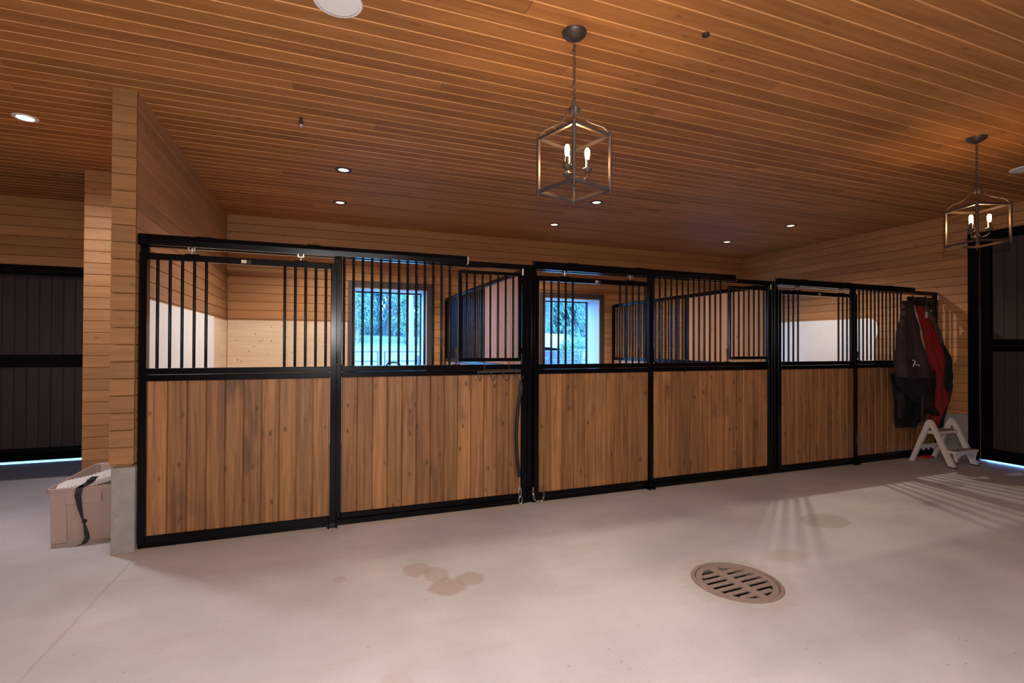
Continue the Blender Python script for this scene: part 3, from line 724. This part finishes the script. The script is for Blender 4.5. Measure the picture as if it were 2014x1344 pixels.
obj('buckle', lambda bm: (box(bm, (-.408, .238, .155), (-.384, .262, .178), .003)), M['black_matte'], o)
obj('slider', lambda bm: (box(bm, (-.40, .285, .448), (-.35, .31, .462), .003)), M['black_matte'], o)
def rg(bm): box(bm, (-.36, .45, .38), (-.21, .95, .40), .01)
o = obj('folded_cloth', rg, plain('grey green cloth', (.2, .24, .22), .9, noise=.2)); tag(o, 'grey green cloth stuffed in the tub under the pad', 'cloth')
o = boxo('rubber_mat', (-3.9, 2.62, 0.0), (-1.08, YB+.03, .012), M['rubber_mat'], bev=.003); tag(o, 'dark gravelly mat on the floor at the foot of the left door', 'mat')

# ------------------------------------------------------------------ hook rack and tether on the first front
t = thing('hook_rack', 'rusty four hook tack rack clipped over the left stall rail', 'hook rack', (0, 0, 0))
obj('bar', lambda bm: tube(bm, [(2.53, -.058, 1.238), (2.948, -.058, 1.242)], .0125, 10), M['rusty'], t, True)
for x in (2.60, 2.835):
    obj('clip', lambda bm: tube(bm, [(x, -.056, 1.25), (x, -.048, 1.30), (x+.004, -.03, 1.325), (x+.012, -.01, 1.337), (x+.02, .02, 1.325)], .004, 8), M['rusty'], t, True)
for x, wd in ((2.545, .008), (2.668, .012), (2.795, .025), (2.925, .030)):
    obj('hook', lambda bm: tube(bm, [(x-wd*.6, -.062, 1.24), (x-wd*.9, -.070, 1.20), (x-wd*.55, -.082, 1.168), (x, -.09, 1.158), (x+wd*.6, -.10, 1.168), (x+wd, -.105, 1.20)], .0045, 8), M['rusty'], t, True)
t = thing('bungee_tether', 'black sheathed tether with metal snap hanging from the rack beside the post', 'tether', (0, 0, 0))
obj('loop', lambda bm: (tube(bm, [(2.937, -.095, 1.15), (2.947, -.088, 1.10), (2.945, -.08, 1.01)], .010, 8), tube(bm, [(2.925, -.095, 1.15), (2.922, -.085, 1.08), (2.927, -.08, 1.01)], .009, 8)), M['black_cloth'], t, True)
obj('sheath', lambda bm: tube(bm, [(2.93, -.08, 1.02), (2.920, -.075, .93), (2.908, -.07, .80), (2.902, -.07, .66), (2.905, -.07, .52), (2.917, -.068, .39), (2.934, -.066, .27)], .0155, 10), M['black_matte'], t, True)
def snap(bm):
    tube(bm, [(2.936, -.066, .27), (2.94, -.066, .17)], .003, 6)
    tube(bm, [(2.941+.013*math.sin(a*.63), -.068, .125-.045*math.cos(a*.63)) for a in range(11)], .0035, 6, False)
    tube(bm, [(2.946+.016*math.sin(a*.63), -.07, .055-.035*math.cos(a*.63)) for a in range(11)], .003, 6, False)
obj('snap', snap, M['steel'], t, True)
t = thing('floor_chain', 'short chain looped round the foot of the second post', 'chain', (3.085, 0, 0))
def fch(bm):
    P = [(-.01, -.06, .155), (-.012, -.062, .125), (-.01, -.065, .095), (-.008, -.07, .065), (0, -.075, .045), (.025, -.09, .03), (.06, -.09, .03), (.09, -.08, .045), (.10, -.06, .075), (.10, -.05, .10)]
    for i in range(len(P)-1):
        a, b = Vector(P[i]), Vector(P[i+1]); d = (b-a); m_ = (a+b)/2; L_ = d.length*.65; n_ = d.normalized(); side = n_.cross(Vector((0, 1, 0) if i % 2 else (0, .2, 1))).normalized()
        tube(bm, [m_+n_*L_*math.sin(k*math.pi/5)+side*.007*math.cos(k*math.pi/5) for k in range(11)], .0026, 5, False)
obj('links', fch, M['steel'], t, True)

# ------------------------------------------------------------------ blankets on the right stall front
def blanket(name, rows, m, parent, folds=5, amp=.018, seed=1, n=26, thick=.008, ripple=0):
    rn = random.Random(seed); ph = rn.uniform(0, 6)
    rows2 = []
    for i in range(len(rows)-1):
        for k in range(4):
            q = k/4; rows2.append(tuple(rows[i][j]*(1-q)+rows[i+1][j]*q for j in range(4)))
    rows2.append(rows[-1]); N_ = len(rows2)
    def fn(bm):
        g = []
        for i, (xl, xr, yy, z) in enumerate(rows2):
            q = i/(N_-1); line = []
            for k in range(n+1):
                s = k/n; x = xl+(xr-xl)*s
                d = amp*(.4+q)*(math.sin(s*folds*2*math.pi+ph+q*1.4)+.5*math.sin(s*folds*4.3*math.pi+ph*2-q*3)) + .05*(s-.5)**2*4
                zz = z + ripple*math.sin(s*9+ph)*q*.05
                d += ripple*.02*math.sin(q*17+s*6)*max(0, math.sin(q*math.pi))
                line.append(bm.verts.new((min(x, XR-.03), yy+d-.0, zz)))
            g.append(line)
        for i in range(N_-1):
            for k in range(n): bm.faces.new((g[i][k], g[i][k+1], g[i+1][k+1], g[i+1][k]))
        bmesh.ops.solidify(bm, geom=bm.faces[:], thickness=thick)
    return obj(name, fn, m, parent, smooth=True)
BROWN = [(8.328, 8.451, -0.09, 2.082), (8.221, 8.431, -0.14, 1.957), (8.129, 8.433, -0.18, 1.822), (8.05, 8.45, -0.21, 1.69), (7.966, 8.49, -0.24, 1.527), (7.904, 8.556, -0.26, 1.366), (7.879, 8.622, -0.27, 1.238), (7.903, 8.697, -0.26, 1.082)]
LOWER = [(8.031, 8.798, -0.2, 1.135), (8.087, 8.827, -0.2, 0.97), (8.152, 8.876, -0.18, 0.801), (8.192, 8.902, -0.16, 0.666), (8.212, 8.855, -0.14, 0.531), (8.269, 8.72, -0.12, 0.417)]
BEIGE = [(8.46, 8.635, -0.08, 2.035), (8.49, 8.635, -0.11, 1.899), (8.52, 8.64, -0.14, 1.731), (8.56, 8.645, -0.16, 1.563), (8.60, 8.66, -0.18, 1.363), (8.66, 8.675, -0.18, 1.23)]
RED = [(8.614, 8.78, -0.08, 2.026), (8.601, 8.858, -0.11, 1.903), (8.592, 8.911, -0.14, 1.767), (8.606, 8.954, -0.17, 1.598), (8.637, 9.017, -0.19, 1.43), (8.687, 9.054, -0.2, 1.295), (8.78, 9.043, -0.19, 1.126), (8.827, 9.057, -0.18, 0.99), (8.817, 9.172, -0.18, 0.853), (8.819, 9.208, -0.17, 0.749), (8.831, 9.106, -0.15, 0.626), (8.829, 9.033, -0.13, 0.476), (8.812, 8.898, -0.12, 0.342)]
DARK = [(8.80,8.877,-.07,2.03),(8.84,8.96,-.10,1.9),(8.88,8.99,-.13,1.77),(8.92,9.04,-.16,1.6),(8.99,9.12,-.2,1.43),(9.02,9.19,-.23,1.29),(9.0,9.21,-.24,1.08),(9.02,9.2,-.22,.93),(9.10,9.19,-.16,.7),(9.1,9.19,-.12,.5),(9.1,9.19,-.1,.39)]
GRP = 'horse blankets hung on the right stall front'
def sh(rows, dx=0, dy=0, dz=0): return [(a+dx, b+dx, c+dy, d+dz) for a, b, c, d in rows]
t = thing('horse_blanket', 'shiny dark brown horse blanket hung leftmost on the right stall grille', 'blanket', (0, 0, 0), GRP)
blanket('shell', sh(BROWN, 0, -.04), M['brown_nylon'], t, 2.0, .022, 3, ripple=.5)
blanket('lower_flap', [(7.95, 8.80, -.24, 1.17), (8.00, 8.83, -.235, 1.02), (8.12, 8.865, -.22, .93), (8.32, 8.885, -.20, .82), (8.56, 8.90, -.185, .70), (8.84, 8.90, -.175, .57)], M['brown_cloth'], t, 1.5, .016, 6)
blanket('lining', sh(LOWER, 0, .045), M['black_cloth'], t, 2, .012, 8)
blanket('side_flap', [(8.10, 8.30, -.15, 1.12), (8.16, 8.36, -.14, .9), (8.20, 8.36, -.13, .7), (8.22, 8.27, -.12, .55)], M['brown_cloth'], t, 1, .008, 9, n=8)
def bs(bm):
    box(bm, (8.44, -.225, .50), (8.495, -.218, .84), .002)
obj('belly_strap', bs, M['brown_cloth'], t)
obj('buckle', lambda bm: (box(bm, (8.42, -.232, .49), (8.515, -.226, .50)), box(bm, (8.45, -.232, .50), (8.46, -.226, .515))), M['steel'], t)
def logo(bm):   # small pale running-horse like mark near the hem
    P = [(8.03, 1.315), (8.075, 1.30), (8.06, 1.275), (8.10, 1.25), (8.13, 1.262), (8.15, 1.24)]
    tube(bm, [(x, -.365, z) for x, z in P], .005, 6); tube(bm, [(8.06, -.365, 1.275), (8.03, -.365, 1.245), (8.05, -.365, 1.235)], .005, 6)
obj('emblem', logo, M['white_plastic'], t, True)
o = blanket('horse_blanket', BEIGE, M['beige_cloth'], None, 1.5, .008, 4, 10); tag(o, 'thin beige striped blanket between the brown and red blankets', 'blanket', GRP)
t = thing('horse_blanket', 'bright red horse blanket on the right stall front', 'blanket', (0, 0, 0), GRP)
blanket('shell', RED, M['red_cloth'], t, 3.0, .018, 5, 26, ripple=.7)
obj('care_tag', lambda bm: box(bm, (8.655, -.155, 1.86), (8.70, -.15, 1.94)), M['beige_cloth'], t)
o = blanket('horse_blanket', sh(DARK, 0, .03), M['dark_cloth'], None, 1.5, .010, 11, 14, ripple=.6); tag(o, 'dark green black blanket hanging rightmost, against the side wall', 'blanket', GRP)
o = blanket('horse_blanket', [(8.79, 8.90, -.07, 2.04), (8.86, 8.99, -.10, 1.88), (8.92, 9.05, -.13, 1.70), (8.99, 9.07, -.15, 1.52)], M['taupe_cloth'], None, 1.5, .008, 12, 10); tag(o, 'taupe blanket corner draped right of the red blanket', 'blanket', GRP)
t = thing('blanket_rack', 'black slatted hanging rack holding the horse blankets', 'rack', (0, 0, 0))
obj('plate', lambda bm: (box(bm, (8.46, -.052, 2.06), (9.02, -.042, 2.115), .003), box(bm, (8.46, -.052, 1.98), (9.02, -.046, 2.045), .003)), M['black'], t)
obj('rail', lambda bm: (tube(bm, [(8.42, -.075, 2.05), (9.05, -.075, 2.05)], .009, 8),), M['black'], t, True)
for x in (8.57, 8.84): obj('hook', lambda bm: tube(bm, [(x, -.055, 2.06), (x, -.065, 2.13), (x+.01, -.045, 2.165), (x+.04, -.015, 2.165), (x+.06, -.055, 2.12)], .005, 8), M['rusty'], t, True)

# ------------------------------------------------------------------ step stool
def stool():
    t = thing('step_stool', 'scuffed white plastic two step folding stool below the blankets', 'step stool', (8.64, -.34, 0), rotz=R(0))
    W2 = .225
    for s in (-1, 1):
        x0, x1 = s*W2-.021, s*W2+.021
        def side(bm):
            w3 = .028
            # inverted V profile in y-z: front foot (-y), back foot (+y)
            out = [(-.265, .012), (-.045, .505), (-.030, .535), (0, .560), (.030, .548), (.050, .515), (.235, .0), (.190, .0), (.012, .455), (0, .468), (-.012, .455), (-.200, .012)]
            prism(bm, out, x0, x1, 'x')
        obj('side_frame', side, M['stool'], t)
        obj('foot', lambda bm: box(bm, (x0-.003, -.275, 0), (x1+.003, -.195, .014), .003), M['black_matte'], t)
    obj('step', lambda bm: box(bm, (-W2+.0215, -.075, .375), (W2-.0215, .075, .415), .006), M['stool'], t)
    obj('tread', lambda bm: box(bm, (-W2+.03, -.07, .4155), (W2-.03, .07, .419), .001), M['stool_top'], t)
    def lstep(bm):
        box(bm, (-W2+.0, -.275, .178), (W2-.0, -.175, .205), .005)
        pts = [(-W2, .178)]; 
        for k in range(13):
            a = math.pi*k/12; pts.append((-(W2-.045)*math.cos(a), .075+.085*math.sin(a)))
        pts.append((W2, .178)); prism(bm, pts, -.262, -.235, 'y')
    obj('step', lstep, M['stool'], t)
    obj('tread', lambda bm: box(bm, (-W2+.03, -.27, .2055), (W2-.03, -.18, .209), .001), M['stool_top'], t)
    def br(bm):
        box(bm, (-W2+.02, .140, .165), (W2-.02, .158, .215), .003)
        for x in (-.1, 0, .1): prism(bm, [(x-.03, .165), (x+.03, .165), (x, .135)], .142, .156, 'y')
    obj('brace', br, M['stool'], t)
stool()
def redp(bm):
    box(bm, (8.66, -.16, .001), (8.84, -.06, .028), .008); tube(bm, [(8.84, -.11, .02), (8.95, -.07, .03)], .012, 8)
o = obj('grooming_brush', redp, M['red_plastic']); tag(o, 'small bright red plastic tool on the floor under the white step stool', 'tool')

# ------------------------------------------------------------------ outside: paddock, fence, trees
M['grass'] = plain('pale dry grass', (.30, .36, .27), .9, noise=.25, nscale=3)
M['leaf_a'] = plain('mid green leaves', (.15, .30, .21), .6, noise=.3, nscale=2)
M['leaf_b'] = plain('dark green needles', (.07, .16, .14), .65, noise=.3, nscale=2)
M['leaf_c'] = plain('pale green leaves', (.17, .28, .17), .6, noise=.3, nscale=2)
M['bark'] = plain('grey bark', (.42, .36, .32), .9, noise=.3, nscale=9)
M['pipe'] = plain('galvanised pipe', (.16, .15, .15), .5, metal=.4)
def hgt(x, y): 
    q = max(0, y-8.6); return -.06+.205*min(q, 9)*min(1, q/2.5)+.06*max(0, q-9)+.04*math.sin(x*.6)*min(1, q/5)
def ground(bm):
    xs = [-30+i*2.2 for i in range(38)]; ys = [YB+.46, 4.5, 5.5, 7, 8.5, 9, 9.5, 10, 10.5, 11, 12, 13, 15, 16.5, 17.6, 20, 25, 32, 42, 60]
    g = [[bm.verts.new((x, y, hgt(x, y))) for x in xs] for y in ys]
    for i in range(len(ys)-1):
        for k in range(len(xs)-1): bm.faces.new((g[i][k], g[i][k+1], g[i+1][k+1], g[i+1][k]))
gd = obj('ground', ground, M['grass'], smooth=True); tag(gd, kind='structure')
def clump_mesh(name, n, spread, ls, m, seed, conical=False):
    rn = random.Random(seed); bm = bmesh.new()
    for i in range(n):
        while True:
            p = Vector((rn.uniform(-1, 1), rn.uniform(-1, 1), rn.uniform(-1, 1)))
            if conical:
                rad = (1-p.z)/2
                if math.hypot(p.x, p.y) < rad and math.hypot(p.x, p.y) > rad*.35: break
            elif .25 < p.length < 1: break
        # gather leaves in bunches
        q = Vector((math.sin(p.x*7+seed), math.sin(p.y*7+seed*2), math.sin(p.z*8)))*.10
        p = p+q; p = Vector((p.x*spread[0], p.y*spread[1], p.z*spread[2]))
        a = Vector((rn.gauss(0, 1), rn.gauss(0, 1), rn.gauss(0, 1))).normalized(); b = a.orthogonal().normalized(); s = ls*rn.uniform(.6, 1.5)
        c = a.cross(b)*s*.45
        vs = [bm.verts.new(v) for v in (p-b*s, p+c, p+b*s, p-c)]; bm.faces.new(vs)
    return mesh(name, bm, m)
LM = [clump_mesh('foliage', 9000, (1.0, 1.0, 1.0), .040, M['leaf_a'], 1), clump_mesh('foliage', 9000, (1.0, 1.0, 1.0), .036, M['leaf_b'], 2, True), clump_mesh('foliage', 4200, (1, 1, 1), .05, M['leaf_c'], 3)]
bmt = bmesh.new(); tube(bmt, [(0, 0, 0), (.03, 0, .3), (-.02, .02, .6), (0, 0, 1)], 1, 8, rs=[.05, .042, .034, .016]); TM = mesh('trunk', bmt, M['bark'], True)
def tree(kind, x, y, h, wd, label, name='tree', z0=.12, grp='trees beyond the paddock'):
    t = thing(name, label, 'tree', (x, y, hgt(x, y)), grp)
    link('trunk', TM, t, (0, 0, -.1), (h*.75, h*.75, h*.9))
    fo = link('foliage', LM[kind], t, (0, 0, h*(z0+1)/2), (wd, wd, h*(1-z0)/2), (0, 0, random.uniform(0, 6))); fo['kind'] = 'stuff'
    return t
rt = random.Random(12)
KN = ['full mid green leafy tree beyond the paddock fence', 'dark green conifer beyond the paddock fence', 'pale green young tree beyond the paddock fence']
spots = [(0, -2.6, 21, 8.5, 2.3, 'leafy tree left of every window opening'), (0, 1.6, 19.5, 8.5, 2.2, 'full leafy tree at the left edge of the left window'), (1, 4.3, 20.2, 10, 1.9, 'dark conifer in the middle of the left window view'),
    (0, 6.6, 19.2, 8.5, 1.9, 'full leafy tree right of the pale trunk, left window'), (1, 9.4, 20.6, 11, 2.0, 'dark conifer at the left edge of the middle window view'), (0, 12.4, 19.8, 8.5, 2.1, 'full leafy tree above the shed roof, middle window'),
    (1, 15.4, 21.5, 11, 2.1, 'dark conifer right of the shed in the middle window view'), (0, 19.0, 22, 9.5, 2.4, 'full leafy tree far right behind the paddock'), (0, 23.5, 23, 9.5, 2.4, 'full leafy tree at the far right end of the paddock'),
    (2, 2.5, 16.4, 2.4, .8, 'pale young tree low on the slope at the left of the left window'), (2, 4.6, 16.2, 2.8, .9, 'pale young tree low on the slope beside the pale trunk'), (2, 13.6, 16.5, 3.2, 1.1, 'pale young tree on the slope behind the fence post, middle window'),
    (0, 3.6, 26.5, 14, 3.0, 'tall leafy tree rising behind the left window trees'), (0, 10.6, 27, 14, 3.2, 'tall leafy tree rising behind the middle window trees'), (1, 17.5, 28, 14, 2.6, 'tall dark conifer behind the trees on the right')]
for k_, x, y, h, wd, lb in spots: tree(k_, x, y, h, wd, lb, z0=.02)
tree(2, 8.75, 9.9, 2.0, .5, 'small young conifer standing by the fence post outside the middle window', 'shrub', .05, 'trees beyond the paddock')
def bigtrunk(bm): tube(bm, [(0, 0, -.1), (.03, .02, 1.2), (.0, .0, 3), (.05, 0, 6), (0, 0, 9)], .1, 12, rs=[.15, .085, .07, .06, .04])
t = thing('bare_trunk_tree', 'tall pale bare tree trunk seen through the left window', 'tree', (3.98, 12.4, hgt(4, 12.4)))
obj('trunk', bigtrunk, M['bark'], t, True)
def fence(x0, x1, y, label, zr=(1.30, 1.05, .75, .45)):
    t = thing('paddock_fence', label, 'fence', (0, 0, 0), 'pipe fence panels round the paddock')
    for z in zr: obj('rail', lambda bm: tube(bm, [(x0, y, z), (x1, y, z)], .016, 8), M['pipe'], t, True)
    for x in (x0, x1): obj('post', lambda bm: tube(bm, [(x, y, -.05), (x, y, 1.32)], .022, 8), M['pipe'], t, True)
fence(.1, 2.58, 9, 'grey pipe fence panel with open rails, left one seen through the left window')
fence(2.76, 5.2, 9.05, 'grey pipe fence panel with open rails, right one seen through the left window')
fence(5.9, 8.48, 9, 'pale pipe fence panel in front of the covered shed, middle window')
fence(8.56, 11.4, 9, 'pale pipe fence panel beside the small conifer, middle window')
obj_post = boxo('fence_stake', (3.60, 8.9, -.05), (3.68, 8.98, 1.2), M['pipe']); tag(obj_post, 'thick dark stake beside the fence seen through the left window', 'post')
# low shed with a pale roof
t = thing('run_in_shed', 'low open shed with a pale sloping roof behind the fence', 'shed', (8.3, 12.2, 0))
M['roofpale'] = plain('pale metal roof', (.62, .60, .64), .5); M['shedwall'] = plain('grey shed wall', (.13, .10, .15), .8, noise=.15)
obj('roof', lambda bm: prism(bm, [(-1.1, 1.56), (1.75, 1.29), (1.75, 1.45), (1.2, 1.88), (-1.1, 1.95)], -.6, 2.2, 'y'), M['roofpale'], t)
obj('wall', lambda bm: box(bm, (-1.0, -.5, 0), (1.65, 2.1, 1.31)), M['shedwall'], t)
obj('door_leaf', lambda bm: box(bm, (-.6, -.56, .1), (.3, -.51, 1.1), .01), M['pipe'], t)
# coil of hose on the fence
def hose(bm):
    for j in range(3):
        tube(bm, [(7.35+.22*math.cos(k*.42)+.06*j, 8.95-.02*j, .92+.2*math.sin(k*.42)) for k in range(16)], .012, 6, False)
o = obj('hose_coil', hose, plain('blue hose', (.10, .18, .5), .4), smooth=True); tag(o, 'looped blue hose hanging on the fence outside the middle window', 'hose')
